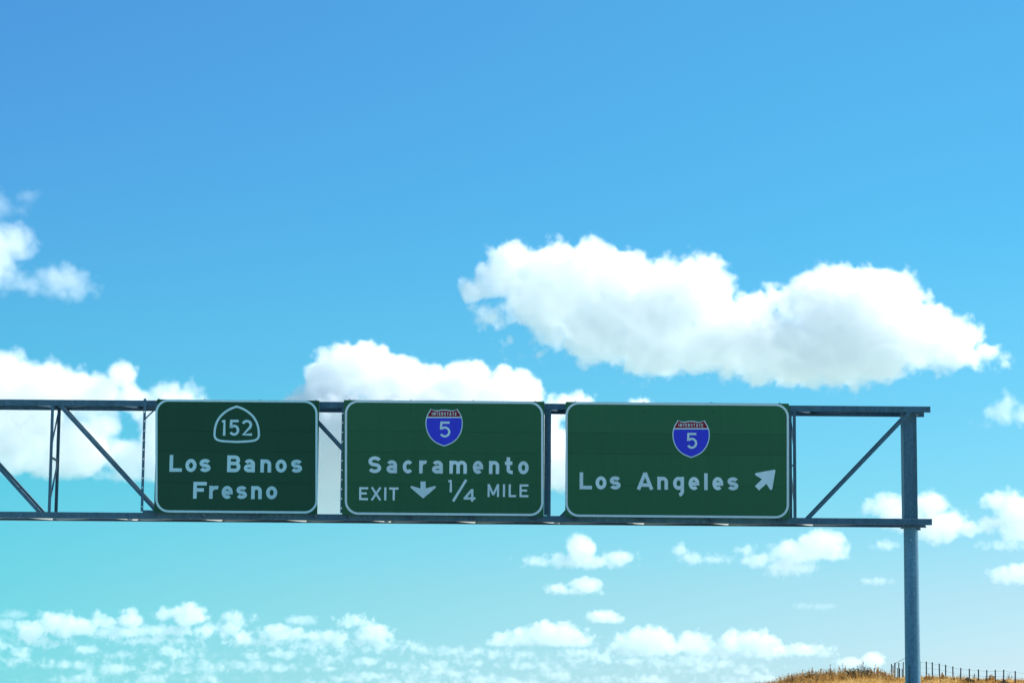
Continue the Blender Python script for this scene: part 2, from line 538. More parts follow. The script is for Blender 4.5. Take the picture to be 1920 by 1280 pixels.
def glyph(ch, W, s, xh=.775):
    """centre lines (cap height 1, outer width W, stroke s) -> list of (points, closed)"""
    h = s / 2
    T = 1 - h
    r = W - h
    XH = xh - h
    m = W / 2
    if ch == 'L':
        return [([(h, 1), (h, h), (W, h)], 0)]
    if ch == 'I' or ch == 'l':
        return [([(m, 0), (m, 1)], 0)]
    if ch == 'E':
        return [([(W, T), (h, T), (h, h), (W, h)], 0), ([(h, .52), (W * .86, .52)], 0)]
    if ch == 'F':
        return [([(W, T), (h, T), (h, 0)], 0), ([(h, .52), (W * .8, .52)], 0)]
    if ch == 'T':
        return [([(0, T), (W, T)], 0), ([(m, 0), (m, T)], 0)]
    if ch == 'X':
        return [([(h, 0), (r, 1)], 0), ([(h, 1), (r, 0)], 0)]
    if ch == 'M':
        return [([(h, 0), (h, 1)], 0), ([(r, 0), (r, 1)], 0), ([(h, 1 - s * .1), (m, .16)], 0), ([(m, .16), (r, 1 - s * .1)], 0)]
    if ch == 'N':
        return [([(h, 0), (h, 1)], 0), ([(r, 0), (r, 1)], 0), ([(h, 1 - s * .4), (r, s * .4)], 0)]
    if ch == 'A':
        return [([(h * .95, 0), (m, 1)], 0), ([(W - h * .95, 0), (m, 1)], 0), ([(W * .22, .27), (W * .78, .27)], 0)]
    if ch == 'R':
        return [([(h, 0), (h, 1)], 0), ([(h, T), (W * .5, T)] + arc(r - (T - .5) / 2, (T + .48) / 2, (T - .48) / 2, (T - .48) / 2, 90, -90)[1:] + [(h, .48)], 0), ([(W * .5, .48), (r, 0)], 0)]
    if ch == 'B':
        ra, rb = (T - .52) / 2, (.52 - h) / 2
        return [([(h, 0), (h, 1)], 0), ([(h, T), (r - ra - .03, T)] + arc(r - ra - .03, T - ra, ra, ra, 90, -90)[1:] + [(h, .52)], 0),
                ([(r - rb - .1, .52)] + arc(r - rb, .52 - rb, rb, rb, 90, -90)[0:] + [(h, h)], 0)]
    if ch == 'S' or ch == 's':
        H = 1 if ch == 'S' else xh
        q = (H - s) / 4
        rx = m - h
        return [(arc(m, H - h - q, rx, q, 20, 270)[0:] + arc(m, h + q, rx, q, 90, -160)[1:], 0)]
    if ch == 'o':
        return [(arc(m, xh / 2, m - h, xh / 2 - h, 0, 360, 28)[:-1], 1)]
    if ch == 'c':
        return [(arc(m, xh / 2, m - h, xh / 2 - h, 42, 318, 24), 0)]
    if ch == 'e':
        return [([(s * 1.02, xh * .48), (r, xh * .48)] + arc(m, xh / 2, m - h, xh / 2 - h, 2, 312, 26)[1:], 0)]
    if ch == 'a':
        return [(arc(m - .02, XH - .2, m - h - .02, .2, 150, 90, 6)[:-1] + arc(r - .2, XH - .2, .2, .2, 90, 0, 6) + [(r, 0)], 0),
                ([(r, .43)] + arc(m, .245, m - h, .245 - h, 70, 290, 16) + [(r, h + .04)], 0)]
    if ch == 'n':
        ra = m - h
        return [([(h, 0), (h, xh)], 0), ([(h, XH - ra * .9)] + arc(m, XH - ra * .9, ra, ra * .9, 150, 0, 14) + [(r, 0)], 0)]
    if ch == 'm':
        ra = (W - s) / 4
        return [([(h, 0), (h, xh)], 0), ([(h, XH - ra)] + arc(h + ra, XH - ra, ra, ra, 150, 0, 12) + [(h + 2 * ra, 0)], 0),
                ([(h + 2 * ra, XH - ra)] + arc(h + 3 * ra, XH - ra, ra, ra, 150, 0, 12) + [(r, 0)], 0)]
    if ch == 'r':
        return [([(h, 0), (h, xh)], 0), ([(h, XH - .26)] + arc(W * .82, XH - .26, W * .82 - h, .26, 165, 72, 10), 0)]
    if ch == 't':
        x = W * .42
        return [([(x, 1), (x, .24)] + arc(x + .24, .24, .24, .24 - h, 180, 275, 10)[1:], 0), ([(0, XH - .02), (W * .92, XH - .02)], 0)]
    if ch == 'g':
        return [(arc(m, xh / 2, m - h, xh / 2 - h, 40, 320, 22), 0), ([(r, xh), (r, -.10)] + arc(r - .26, -.08, .26, .24, 0, -72, 8)[1:], 0)]
    if ch == '1':
        return [([(W - h, 0), (W - h, T), (0, T - .05)], 0)]
    if ch == '5':
        return [([(W * .92, T), (s * .75, T), (s * .62, .56)] + arc(m - .01, .345, m - h + .01, .345 - h, 128, -150, 20), 0)]
    if ch == '2':
        return [(arc(m, .70, m - h, .30 - h, 165, -20, 14) + [(r - .05, .52), (s * .7, h), (W, h)], 0)]
    if ch == '4':
        return [([(0, .25), (W, .25)], 0), ([(W * .72, 0), (W * .72, 1)], 0), ([(h * .8, .25), (W * .70, 1 - h * .6)], 0)]
    if ch == '/':
        return [([(h, 0), (W - h, 1)], 0)]
    return []


def stroke(bm, pts, s, closed, y0, th, f):
    """ribbon of width s along pts, f maps glyph units to world x, z"""
    n = len(pts)
    P = [Vector((p[0], p[1])) for p in pts]
    Lf, Rt = [], []
    for i in range(n):
        if closed:
            a, b_ = P[(i - 1) % n], P[(i + 1) % n]
            d0, d1 = (P[i] - a).normalized(), (b_ - P[i]).normalized()
        else:
            d0 = (P[i] - P[i - 1]).normalized() if i else (P[1] - P[0]).normalized()
            d1 = (P[i + 1] - P[i]).normalized() if i < n - 1 else d0
        n0, n1 = Vector((-d0.y, d0.x)), Vector((-d1.y, d1.x))
        mm = n0 + n1
        if mm.length < 1e-4:
            mm = n0
        mm.normalize()
        k = min(1 / max(mm.dot(n0), .3), 1.9) if mm.dot(n0) > .62 else 1.15
        Lf.append(P[i] + mm * s / 2 * k)
        Rt.append(P[i] - mm * s / 2 * k)

    def V(p, y):
        x, z = f(p.x, p.y)
        return bm.verts.new((x, y, z))
    fl, fr = [V(p, y0) for p in Lf], [V(p, y0) for p in Rt]
    bl, br = [V(p, y0 + th) for p in Lf], [V(p, y0 + th) for p in Rt]
    rng = range(n) if closed else range(n - 1)
    for i in rng:
        j = (i + 1) % n
        bm.faces.new((fl[i], fl[j], fr[j], fr[i]))
        bm.faces.new((fl[j], fl[i], bl[i], bl[j]))
        bm.faces.new((fr[i], fr[j], br[j], br[i]))
    if not closed:
        bm.faces.new((fl[0], fr[0], br[0], bl[0]))
        bm.faces.new((fl[-1], bl[-1], br[-1], fr[-1]))


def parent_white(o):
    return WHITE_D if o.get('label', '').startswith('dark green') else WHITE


def put_glyph(bm, ch, px0, px1, pyb, cap, s, y, th=.006, xh=.775):
    """draw one character between pixel columns px0..px1 standing on pixel row pyb"""
    A = at(px0, pyb, YS)
    Bx = at(px1, pyb, YS).x
    z1 = at(px0, pyb - cap, YS).z
    H = z1 - A.z
    Wd = (Bx - A.x) / H
    for k, (pts, closed) in enumerate(glyph(ch, Wd, s, xh)):
        stroke(bm, pts, s, closed, y - k * .0005, th, lambda gx, gy: (A.x + gx * H, A.z + gy * H))


def letter(ch, px0, px1, pyb, cap, s, parent, y=YS - .006, name='letter', xh=.775):
    bm = bmesh.new()
    put_glyph(bm, ch, px0, px1, pyb, cap, s, y, xh=xh)
    return obj(name, bm, parent_white(parent), parent)


def word(text, spans, pyb, cap, s, parent, name='letter', slope=0.0078, xh=.775):
    x0 = spans[0][0]
    for ch, (a, c) in zip(text, spans):
        letter(ch, a, c, pyb + (a - x0) * slope, cap, s, parent, name=name, xh=xh)


def poly(pts, y, th, mat, name, parent, smoothpx=True):
    """flat plate from an outline of pixel points"""
    bm = bmesh.new()
    q = [at(p[0], p[1], YS) for p in pts]
    f = [bm.verts.new((p.x, y, p.z)) for p in q]
    k = [bm.verts.new((p.x, y + th, p.z)) for p in q]
    n = len(q)
    for tri in tessellate_polygon([[Vector((p.x, p.z, 0)) for p in q]]):
        bm.faces.new([f[i] for i in tri])
        bm.faces.new([k[i] for i in tri])
    for i in range(n):
        bm.faces.new((f[i], k[i], k[(i + 1) % n], f[(i + 1) % n]))
    return obj(name, bm, mat, parent)


def catmull(pts, closed=False, n=6):
    P = [Vector(p) for p in pts]
    out = []
    m_ = len(P)
    rng = range(m_ if closed else m_ - 1)
    for i in rng:
        g = (lambda k: P[k % m_]) if closed else (lambda k: P[max(0, min(m_ - 1, k))])
        p0, p1, p2, p3 = g(i - 1), g(i), g(i + 1), g(i + 2)
        for k in range(n):
            u = k / n
            out.append(tuple(.5 * ((2 * p1) + (p2 - p0) * u + (2 * p0 - 5 * p1 + 4 * p2 - p3) * u * u + (3 * p1 - p0 - 3 * p2 + p3) * u ** 3)))
    if not closed:
        out.append(tuple(P[-1]))
    return out


def ring(px0, px1, py0, py1, rad, wd, parent, slope=.0078):
    """rounded-corner border strip of a sign, in pixels (py given at px0)"""
    bm = bmesh.new()

    def outline(i):
        r_ = rad - i
        pts = []
        for cx, cy, a in ((px1 - rad, py0 + rad, -90), (px1 - rad, py1 - rad, 0), (px0 + rad, py1 - rad, 90), (px0 + rad, py0 + rad, 180)):
            for k in range(11):
                an = R(a + 9 * k)
                pts.append((cx + r_ * math.cos(an), cy + r_ * math.sin(an)))
        return pts
    rows = []
    for i, y in ((0, YS - .001), (0, YS - .006), (wd, YS - .006), (wd, YS - .001)):
        row = []
        for x_, y_ in outline(i):
            p = at(x_, y_ + (x_ - px0) * slope, YS)
            row.append(bm.verts.new((p.x, y, p.z)))
        rows.append(row)
    n = len(rows[0])
    for a, c in zip(rows, rows[1:]):
        for k in range(n):
            bm.faces.new((a[k], a[(k + 1) % n], c[(k + 1) % n], c[k]))
    return obj('border', bm, parent_white(parent), parent)


def build_sign(name, label, px0, px1, py0, py1, seams, green, border, posts, rad):
    xm = (px0 + px1) / 2
    zt, zb = at(xm, (py0 + (xm - px0) * .0078), YS).z, at(xm, py1 + (xm - px0) * .0078, YS).z
    x0, x1 = X(px0, YS), X(px1, YS)
    root = empty(name, ((x0 + x1) / 2, YS, zb))
    tag(root, label, 'road sign', 'green guide signs on the gantry')
    zs = [zt] + [at(xm, s_ + (xm - px0) * .0078, YS).z for s_ in seams] + [zb]
    for a, c in zip(zs, zs[1:]):
        bm = bmesh.new()
        z1, z0 = a - .0004, c + .0004
        y = YS + .0006 * (zs.index(a) % 2)
        e = .0035
        prof = [(y + e, z0), (y, z0 + e), (y, z1 - e), (y + e, z1), (y + .05, z1), (y + .05, z0)]
        prism(bm, Vector((x0, 0, 0)), Vector((x1, 0, 0)), prof, Y_, Z_)
        obj('panel', bm, green, root)
    ring(*border, rad, 4.1, root)
    for q in posts:
        xq = X(q, YS)
        bm = bmesh.new()
        box(bm, xq - .03, xq + .03, YS + .052, YS + .06, zb - .06, zt - .01)
        box(bm, xq - .011, xq + .011, YS + .0605, YS + .13, zb - .06, zt + .03)
        obj('mounting_post', bm, STEEL_D, root)
        bm = bmesh.new()
        box(bm, xq - .05, xq + .05, YS + .075, YF - .002, zb - .07, zb - .005)
        obj('clamp', bm, STEEL_D, root)
    for q in posts[1:-1]:
        bm = bmesh.new()
        p = at(q + 1, py0 + 18, YS)
        bmesh.ops.create_icosphere(bm, subdivisions=1, radius=.018, matrix=Matrix.Translation((p.x, YS - .002, p.z)))
        obj('bolt', bm, GREEN_D, root, True)
    return root


def interstate(root, cx, top, sc_, digit, legend):
    """red, white and blue route shield; sc_ = half width in pixels"""
    def sh(k, dx=0, dy=0):
        half = [(0, .05), (.12, .04), (.34, .085), (.56, .07), (.72, .0), (.79, .13), (.90, .31), (.97, .52), (1.0, .74), (.985, .98), (.92, 1.24), (.80, 1.48), (.62, 1.70), (.36, 1.88), (0, 2.02)]
        c = Vector((0, .95))
        pts = catmull(half[:5], n=4) + catmull(half[4:], n=5)[1:]
        full = pts + [(-x, y) for x, y in pts[-2:0:-1]]
        out = []
        for x, y in full:
            v = Vector((x, y)) - c
            v = v * (1 - k / max(v.length, .2))
            out.append((cx + (v.x + c.x) * sc_, top + (v.y + c.y) * sc_ + (v.x * sc_) * .0078))
        return out
    plate = poly(sh(0), YS - .010, .010, WHITE, 'route_shield', root)
    inner = sh(.055)
    cut0, cut1 = top + .425 * sc_, top + .50 * sc_
    band = clip_y(inner, cut0, False)
    poly(band, YS - .014, .004, RED, 'banner', plate)
    poly(clip_y(inner, cut1, True), YS - .014, .004, BLUE, 'field', plate)
    n = letter('5', *digit, .135, plate, YS - .018, 'numeral')
    bm = bmesh.new()
    x0, x1, yb_, cap = legend
    text = 'INTERSTATE'
    wts = [.35, 1, .85, .8, .9, .85, .85, 1, .85, .8]
    gap = .46
    unit = (x1 - x0) / (sum(wts) + gap * (len(text) - 1))
    x = x0
    for ch, k in zip(text, wts):
        put_glyph(bm, ch, x, x + k * unit, yb_ + (x - x0) * .0078, cap, .155, YS - .018, .004)
        x += (k + gap) * unit
    obj('lettering', bm, WHITE, plate)


def clip_y(pts, yc, below):
    """part of an outline above (smaller y) or below the row yc"""
    keep = (lambda p: p[1] >= yc) if below else (lambda p: p[1] <= yc)
    out = []
    n = len(pts)
    for i in range(n):
        a, c = pts[i], pts[(i + 1) % n]
        if keep(a):
            out.append(a)
        if keep(a) != keep(c):
            u = (yc - a[1]) / (c[1] - a[1])
            out.append((a[0] + (c[0] - a[0]) * u, yc))
    return out


# --- sign 1: Los Banos / Fresno
Z1 = lambda x, y: (x / 4.922 + 260, y / 4.922 + 730)
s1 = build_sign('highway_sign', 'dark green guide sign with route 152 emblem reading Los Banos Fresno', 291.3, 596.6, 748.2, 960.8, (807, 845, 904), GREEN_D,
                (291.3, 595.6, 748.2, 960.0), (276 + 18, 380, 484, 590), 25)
word('Los', ((317.5, 340.9), (347.4, 368.3), (373.8, 394.7)), 883.9, 31.4, .212, s1)
word('Banos', ((425.6, 450.6), (457, 477.8), (488, 508.3), (516.4, 537.3), (545.5, 566.4)), 884.6, 31.4, .212, s1)
word('Fresno', ((362, 387), (392, 408.5), (415.4, 436), (443, 463), (470.7, 490.6), (498.7, 519.6)), 934.2, 31.4, .212, s1)
word('152', ((415.6, 422.7), (429.6, 448.5), (452.6, 472.3)), 816.3, 30.0, .16, s1, name='numeral')
half = [(905, 157), (850, 177), (800, 207), (757, 246), (726, 292), (708, 342), (701, 395), (702, 432), (714, 455), (745, 470), (810, 478), (905, 482)]
left = catmull(half[:9], n=4)[:-1] + catmull(half[8:], n=4)
full = left + [(1810 - x, y) for x, y in left[-2:0:-1]]
bm = bmesh.new()
pts = [Z1(*p) for p in full]
P0 = at(*pts[0], YS)
stroke(bm, [(lambda p: (p.x, p.z))(at(*p, YS)) for p in pts], 4.0 / 76.2, True, YS - .006, .006, lambda x, z: (x, z))
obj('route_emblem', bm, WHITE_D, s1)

# --- sign 2: Sacramento
s2 = build_sign('highway_sign', 'green guide sign in the middle reading Sacramento exit one quarter mile with down arrow', 643.0, 1020.0, 749.4, 964.5, (807.5, 846.5, 905.5), GREEN,
                (646.6, 1018.8, 750.0, 964.0), (653, 769, 886, 1003), 25)
Z2 = lambda x, y: (x / 3.84 + 580, y / 3.84 + 730)
word('Sacramento', [(a / 3.84 + 580, c / 3.84 + 580) for a, c in ((424, 517), (555, 631), (672, 749), (790, 843), (883, 961), (1008, 1134), (1177, 1251), (1293, 1367), (1408, 1466), (1503, 1579))], 886.3, 31.4, .208, s2)
word('EXIT', [(a / 3.84 + 580, c / 3.84 + 580) for a, c in ((358, 422), (441, 519), (540, 553), (574, 641))], 937.0, 24.2, .165, s2)
word('MILE', [(a / 3.84 + 580, c / 3.84 + 580) for a, c in ((1283, 1366), (1393, 1409), (1435, 1488), (1513, 1577))], 931.1, 24.0, .165, s2)
letter('1', *[x / 3.84 + 580 for x in (1000, 1027)], 922.2, 23.6, .19, s2, name='numeral')
letter('4', *[x / 3.84 + 580 for x in (1111, 1196)], 939.6, 23.4, .19, s2, name='numeral')
letter('/', *[x / 3.84 + 580 for x in (1026, 1137)], 939.3, 40.6, .115, s2, name='slash')
poly([Z2(*p) for p in ((800, 661), (838, 661), (838, 711), (904, 693), (911, 699), (908, 708), (822, 781), (817, 781), (731, 708), (728, 699), (735, 693), (800, 711))], YS - .006, .006, WHITE, 'arrow', s2)
interstate(s2, 970.5 / 3.84 + 580, 766.0, 35.0, (938 / 3.84 + 580, 1015 / 3.84 + 580, 819.6, 29.6), (882 / 3.84 + 580, 1060 / 3.84 + 580, 778.6, 6.1))

# --- sign 3: Los Angeles
s3 = build_sign('highway_sign', 'green guide sign nearest the pole reading Los Angeles with slanted white arrow', 1060.2, 1479.8, 752.9, 968.4, (811, 850, 908), GREEN,
                (1060.2, 1479.2, 753.4, 968.0), (1079, 1207, 1335, 1463), 25)
Z3 = lambda x, y: (x / 3.692 + 1000, y / 3.692 + 730)
word('Los', [(a / 3.692 + 1000, c / 3.692 + 1000) for a, c in ((320, 406), (431, 506), (529, 604))], 916.6, 31.6, .208, s3)
word('Angeles', [(a / 3.692 + 1000, c / 3.692 + 1000) for a, c in ((716, 831), (858, 932), (967, 1043), (1075, 1149), (1182, 1208), (1240, 1314), (1344, 1419))], 917.2, 31.4, .208, s3)
poly([Z3(*p) for p in ((1668, 554), (1676, 558), (1653, 690), (1645, 695), (1638, 691), (1613, 651), (1563, 697), (1533, 668), (1583, 620), (1538, 592), (1534, 584), (1540, 577))], YS - .006, .006, WHITE, 'arrow', s3)
interstate(s3, 1092 / 3.692 + 1000, 787.3, 35.0, (1062 / 3.692 + 1000, 1134 / 3.692 + 1000, 840.8, 29.6), (1005 / 3.692 + 1000, 1175 / 3.692 + 1000, 799.8, 6.1))

# punched post at the left edge of the middle sign and the post left over right of it
punched_post(641.4, zb1 + .02, zt1 - .02, yb, gantry, 4.0)
bm = bmesh.new()
box(bm, X(1020.4), X(1027.0), YF - .05, YF - .004, zb1 + .01, zt0)
obj('post', bm, STEEL_D, gantry)
punched_post(1482.5, zb1 + .02, zt1 - .02, yb + .03, gantry, 4.0, .6, STEEL_D)

# ------------------------------------------------------------------ wire fence on the hill


def ground_hit(px, py, Y):
    p = at(px, py, Y)
    return Vector((p.x, Y, hill_z(p.x, Y)))


def fence(label, spec, lean):
    first = spec[0]
    root = empty('wire_fence', at(first[0], first[2], first[3]))
    tag(root, label, 'fence')
    tops = []
    for px_, pt, pb, Y, rad in spec:
        tp, bt = at(px_, pt, Y), at(px_, pb, Y)
        bt.z = min(bt.z, hill_z(bt.x, Y)) - .15
        bm = bmesh.new()
        # T-section steel post
        prism(bm, bt + Vector((rnd.uniform(-lean, lean), 0, 0)), tp, [(-rad, -.02), (rad, -.02), (rad, .02), (.012, .02), (.012, .05), (-.012, .05), (-.012, .02), (-rad, .02)], X_, Y_)
        obj('post', bm, POST_M, root)
        tops.append((tp, bt))
    for f in (.06, .33, .6):
        bm = bmesh.new()
        pts = []
        for tp, bt in tops:
            q = tp.lerp(Vector((tp.x, tp.y, tp.z - 1.35)), f)
            q.y -= .012
            pts.append(q)
        wp = []
        for a, c in zip(pts, pts[1:]):
            wp += [a, a.lerp(c, .5) - Vector((0, 0, .03))]
        wp.append(pts[-1])
        tube(bm, wp, .0065, 5)
        obj('wire', bm, WIRE_M, root)
    return root


fx = [1725, 1736.8, 1748, 1761, 1773, 1786.5, 1801.5, 1817.5, 1834.5, 1850.2, 1866, 1882, 1903.6, 1927]
ft = [1238.5, 1239.2, 1240.5, 1243.0, 1245.2, 1248.4, 1251, 1252.5, 1253.9, 1255, 1254.8, 1254.6, 1257, 1259]
fence('wire fence on dark steel posts along the hilltop right of the pole', [(x, y, y + 36, 190 - i * .7, .040) for i, (x, y) in enumerate(zip(fx, ft))], .03)
fence('wire fence with taller and shorter posts running over the hill left of the pole',
      [(1671.5, 1243.7, 1271, 193, .036), (1674.4, 1247, 1271, 199, .032), (1678, 1241.5, 1270, 190, .044), (1685.3, 1241.5, 1270, 190.5, .036), (1693.5, 1240, 1270, 191, .034), (1709, 1239.0, 1270, 191, .024)], .02)
fence('far wire fence of short posts beyond the hilltop just left of the pole',
      [(1682.5, 1251, 1270, 215, .03), (1687, 1252, 1270, 216, .03), (1691.4, 1253, 1270, 217, .03), (1698, 1254, 1270, 219, .03)], .02)
bm = bmesh.new()
tube(bm, [at(1679, 1242.6, 190), at(1688, 1238, 190.2), at(1706, 1228.5, 190.6)], .016, 6)
br = obj('brace_rail', bm, POST_M)
br.parent = [o for o in bpy.data.objects if o.name.startswith('wire_fence')][1]
br.matrix_parent_inverse = Matrix.Translation(-br.parent.location)

# ------------------------------------------------------------------ dry grass and weeds
def leafmat(name, stops, trans=.25):
    m, t_, b_ = principled(name)
    oi = t_.nodes.new('ShaderNodeObjectInfo')
    c = ramp(t_, nnoise(t_, 1.3, 5, .8), stops)
    t_.links.new(c, b_.inputs['Base Color'])
    b_.inputs['Roughness'].default_value = .8
    tr = t_.nodes.new('ShaderNodeBsdfTranslucent')
    t_.links.new(c, tr.inputs[0])
    ms = t_.nodes.new('ShaderNodeMixShader')
    ms.inputs[0].default_value = trans
    out = t_.nodes['Material Output']
    t_.links.new(b_.outputs[0], ms.inputs[1])
    t_.links.new(tr.outputs[0], ms.inputs[2])
    t_.links.new(ms.outputs[0], out.inputs[0])
    return m


G_STRAW = leafmat('dry_straw', [(.3, (.40, .22, .06)), (.5, (.68, .45, .14)), (.7, (.86, .70, .35))], .5)
G_ORANGE = leafmat('dry_orange_weed', [(.3, (.24, .11, .026)), (.5, (.52, .28, .06)), (.7, (.78, .52, .17))], .5)
G_DARK = leafmat('dead_dark_weed', [(.3, (.06, .05, .018)), (.6, (.15, .10, .03)), (.8, (.26, .16, .05))], .3)


def blade(vs, fs, base, tip, wd, side):
    k = len(vs)
    mid = base.lerp(tip, .55) + Vector((0, 0, .06 * (tip - base).length))
    vs += [base - side * wd, base + side * wd, mid + side * wd * .7, mid - side * wd * .7, tip]
    fs += [(k, k + 1, k + 2, k + 3), (k + 3, k + 2, k + 4)]


def grass_mesh(name, mat, count, hmin, hmax, seed, xa=8, xb=48, keep=1.0):
    rg = random.Random(seed)
    vs, fs = [], []
    for _ in range(count):
        x, y = rg.uniform(xa, xb), RIDGE_Y + rg.triangular(-16, 10, 0)
        if vnoise(x * .5, y * .5, seed) > keep:
            continue
        z = hill_z(x, y) - .03
        for q in range(4):
            bx = Vector((x + rg.gauss(0, .06), y + rg.gauss(0, .06), z))
            hh = rg.uniform(hmin, hmax) * (.6 + .7 * vnoise(x * .9, y * .9, 11))
            tp = bx + Vector((rg.gauss(0, .3) * hh, rg.gauss(0, .3) * hh, hh))
            an = rg.uniform(0, 3.14)
            blade(vs, fs, bx, tp, rg.uniform(.012, .024), Vector((math.cos(an), math.sin(an) * .4, 0)))
    me = bpy.data.meshes.new(name)
    me.from_pydata([tuple(v) for v in vs], [], fs)
    me.materials.append(mat)
    o = bpy.data.objects.new(name, me)
    COL.objects.link(o)
    return o


tag(grass_mesh('dry_grass', G_STRAW, 15000, .16, .42, 21), 'pale straw coloured dry grass covering the hill', 'grass', kind='stuff')
tag(grass_mesh('dry_weeds', G_ORANGE, 9000, .2, .55, 22, keep=.62), 'rusty orange dry weeds spread through the hill grass', 'weeds', kind='stuff')


def weed(px, py_top, Y, wid, label, seed, n=26, mats=(G_ORANGE, G_DARK), dense=1.0, group=None):
    """branching dry weed: stems (part) and twig tufts (part)"""
    rg = random.Random(seed)
    p = at(px, py_top, Y)
    z0 = hill_z(p.x, Y) - .05
    H = max(p.z - z0, .25)
    root = empty('dry_shrub', (p.x, Y, z0))
    tag(root, label, 'shrub', group)
    bm = bmesh.new()
    vs, fs = [], []
    for i in range(n):
        a = rg.uniform(0, 6.283)
        sp = rg.random() ** .6 * wid
        hh = H * (1 - .45 * (sp / wid) ** 2) * rg.uniform(.62, 1.0) if i else H
        tip = Vector((p.x + math.cos(a) * sp, Y + math.sin(a) * sp, z0 + hh)) if i else Vector((p.x, Y, z0 + H))
        bs = Vector((p.x + math.cos(a) * sp * .25, Y + math.sin(a) * sp * .25, z0))
        md = bs.lerp(tip, .5) + Vector((rg.gauss(0, .04), rg.gauss(0, .04), .08 * H))
        tube(bm, [bs, md, tip], [.010, .007, .004], 4)
        for q in range(int(46 * dense)):
            u = rg.uniform(.3, 1.0)
            c = bs.lerp(md, u * 2) if u < .5 else md.lerp(tip, u * 2 - 1)
            d = Vector((rg.gauss(0, 1), rg.gauss(0, 1), rg.gauss(.5, .8))).normalized() * rg.uniform(.05, .17) * (1.15 - .5 * u)
            sd = d.orthogonal().normalized()
            blade(vs, fs, c, c + d, rg.uniform(.010, .022), sd)
    obj('stem', bm, mats[1], root)
    me = bpy.data.meshes.new('foliage')
    me.from_pydata([tuple(v) for v in vs], [], fs)
    me.materials.append(mats[0])
    o = bpy.data.objects.new('foliage', me)
    COL.objects.link(o)
    o.parent = root
    o.matrix_parent_inverse = Matrix.Translation(-root.location)
    o['kind'] = 'stuff'


def thicket(name, label, mats, n, seed, xa, xb, ya, yb2, h0, h1):
    """many small dry stalks with twig tufts, too many to count"""
    rg = random.Random(seed)
    vs, fs = [], []
    for _ in range(n):
        x, y = rg.uniform(xa, xb), rg.uniform(ya, yb2)
        z = hill_z(x, y) - .05
        H = rg.uniform(h0, h1) * (.55 + .75 * vnoise(x * 1.1, y * .6, seed))
        tip = Vector((x + rg.gauss(0, .14), y + rg.gauss(0, .14), z + H))
        b0 = Vector((x, y, z))
        an = rg.uniform(0, 3.14)
        blade(vs, fs, b0, tip, .011, Vector((math.cos(an), math.sin(an), 0)))
        for q in range(rg.randint(5, 13)):
            c = b0.lerp(tip, rg.uniform(.35, 1.0))
            d = Vector((rg.gauss(0, 1), rg.gauss(0, 1), rg.gauss(.5, .7))).normalized() * rg.uniform(.05, .16)
            blade(vs, fs, c, c + d, rg.uniform(.009, .022), d.orthogonal().normalized())
    me = bpy.data.meshes.new(name)
    me.from_pydata([tuple(v) for v in vs], [], fs)
    for m_ in mats:
        me.materials.append(m_)
    k = len(mats)
    me.polygons.foreach_set('material_index', [((i // 26) * 7919 >> 3) % k for i in range(len(fs))])
    o = bpy.data.objects.new(name, me)
    COL.objects.link(o)
    return tag(o, label, 'weeds', kind='stuff')


thicket('dry_scrub', 'thick rusty dry scrub along the left hilltop', (G_ORANGE, G_ORANGE, G_STRAW, G_ORANGE, G_DARK), 2300, 61, 17.0, 27.2, 182.5, 189, .36, .84)
thicket('dry_stalks', 'scattered brown stalks in the grass under the fence', (G_ORANGE, G_STRAW, G_DARK), 700, 62, 27.5, 38, 181, 190, .2, .5)
WG = 'dry shrubs on the hilltop'
weed(1484, 1262, 185, .55, 'low rusty shrub at the left foot of the hill slope', 1, group=WG)
weed(1506, 1260, 186, .55, 'small orange shrub on the lower left hill slope', 2, group=WG)
weed(1523, 1250, 185, .6, 'upright orange shrub halfway up the left hill slope', 3, 30, group=WG)
weed(1540, 1252, 187, .6, 'bushy orange shrub beside the upright one on the slope', 4, 30, group=WG)
weed(1557, 1245, 186, .55, 'tall spindly orange shrub left of the hilltop', 5, 24, group=WG)
weed(1580, 1243, 187, .6, 'open twiggy orange shrub near the hilltop', 6, 22, dense=.8, group=WG)
weed(1600, 1251, 184, .7, 'dense dark brown shrub on the front of the hilltop', 7, 44, (G_DARK, G_DARK), 1.4, WG)
weed(1617, 1237, 187, .5, 'tallest thin twiggy weed on the hilltop', 8, 16, (G_DARK, G_DARK), .6, WG)
weed(1622, 1249, 184.5, .6, 'olive brown shrub right of the dense dark one', 9, 36, (G_DARK, G_ORANGE), 1.2, WG)
weed(1641, 1245, 187, .6, 'loose twiggy orange shrub right of the tallest weed', 10, 24, group=WG)
weed(1654, 1253, 186, .5, 'thin orange shrub at the right end of the hilltop', 11, 20, dense=.8, group=WG)
weed(1662, 1257, 188, .4, 'sparse grey weed beside the left fence', 12, 9, (G_DARK, G_DARK), .35, WG)
weed(1742, 1261, 185, .5, 'small brown shrub under the fence near the pole', 13, 20, group=WG)
weed(1767, 1260, 186, .45, 'rusty shrub between the fourth and fifth fence posts', 14, 24, group=WG)
weed(1813, 1269, 183, .6, 'round dark shrub below the fence wire', 15, 44, (G_DARK, G_DARK), 1.3, WG)
weed(1827, 1260, 188, .3, 'thin grey weed sticking up behind the fence', 16, 8, (G_DARK, G_DARK), .35, WG)
weed(1858, 1263, 186, .8, 'wide orange shrub at the leaning fence post', 17, 40, group=WG)
weed(1882, 1272, 183, .5, 'dark low shrub at the foot of a fence post', 18, 34, (G_DARK, G_DARK), 1.2, WG)
weed(1893, 1260, 189, .5, 'sparse grey weed between the last fence posts', 19, 9, (G_DARK, G_DARK), .35, WG)

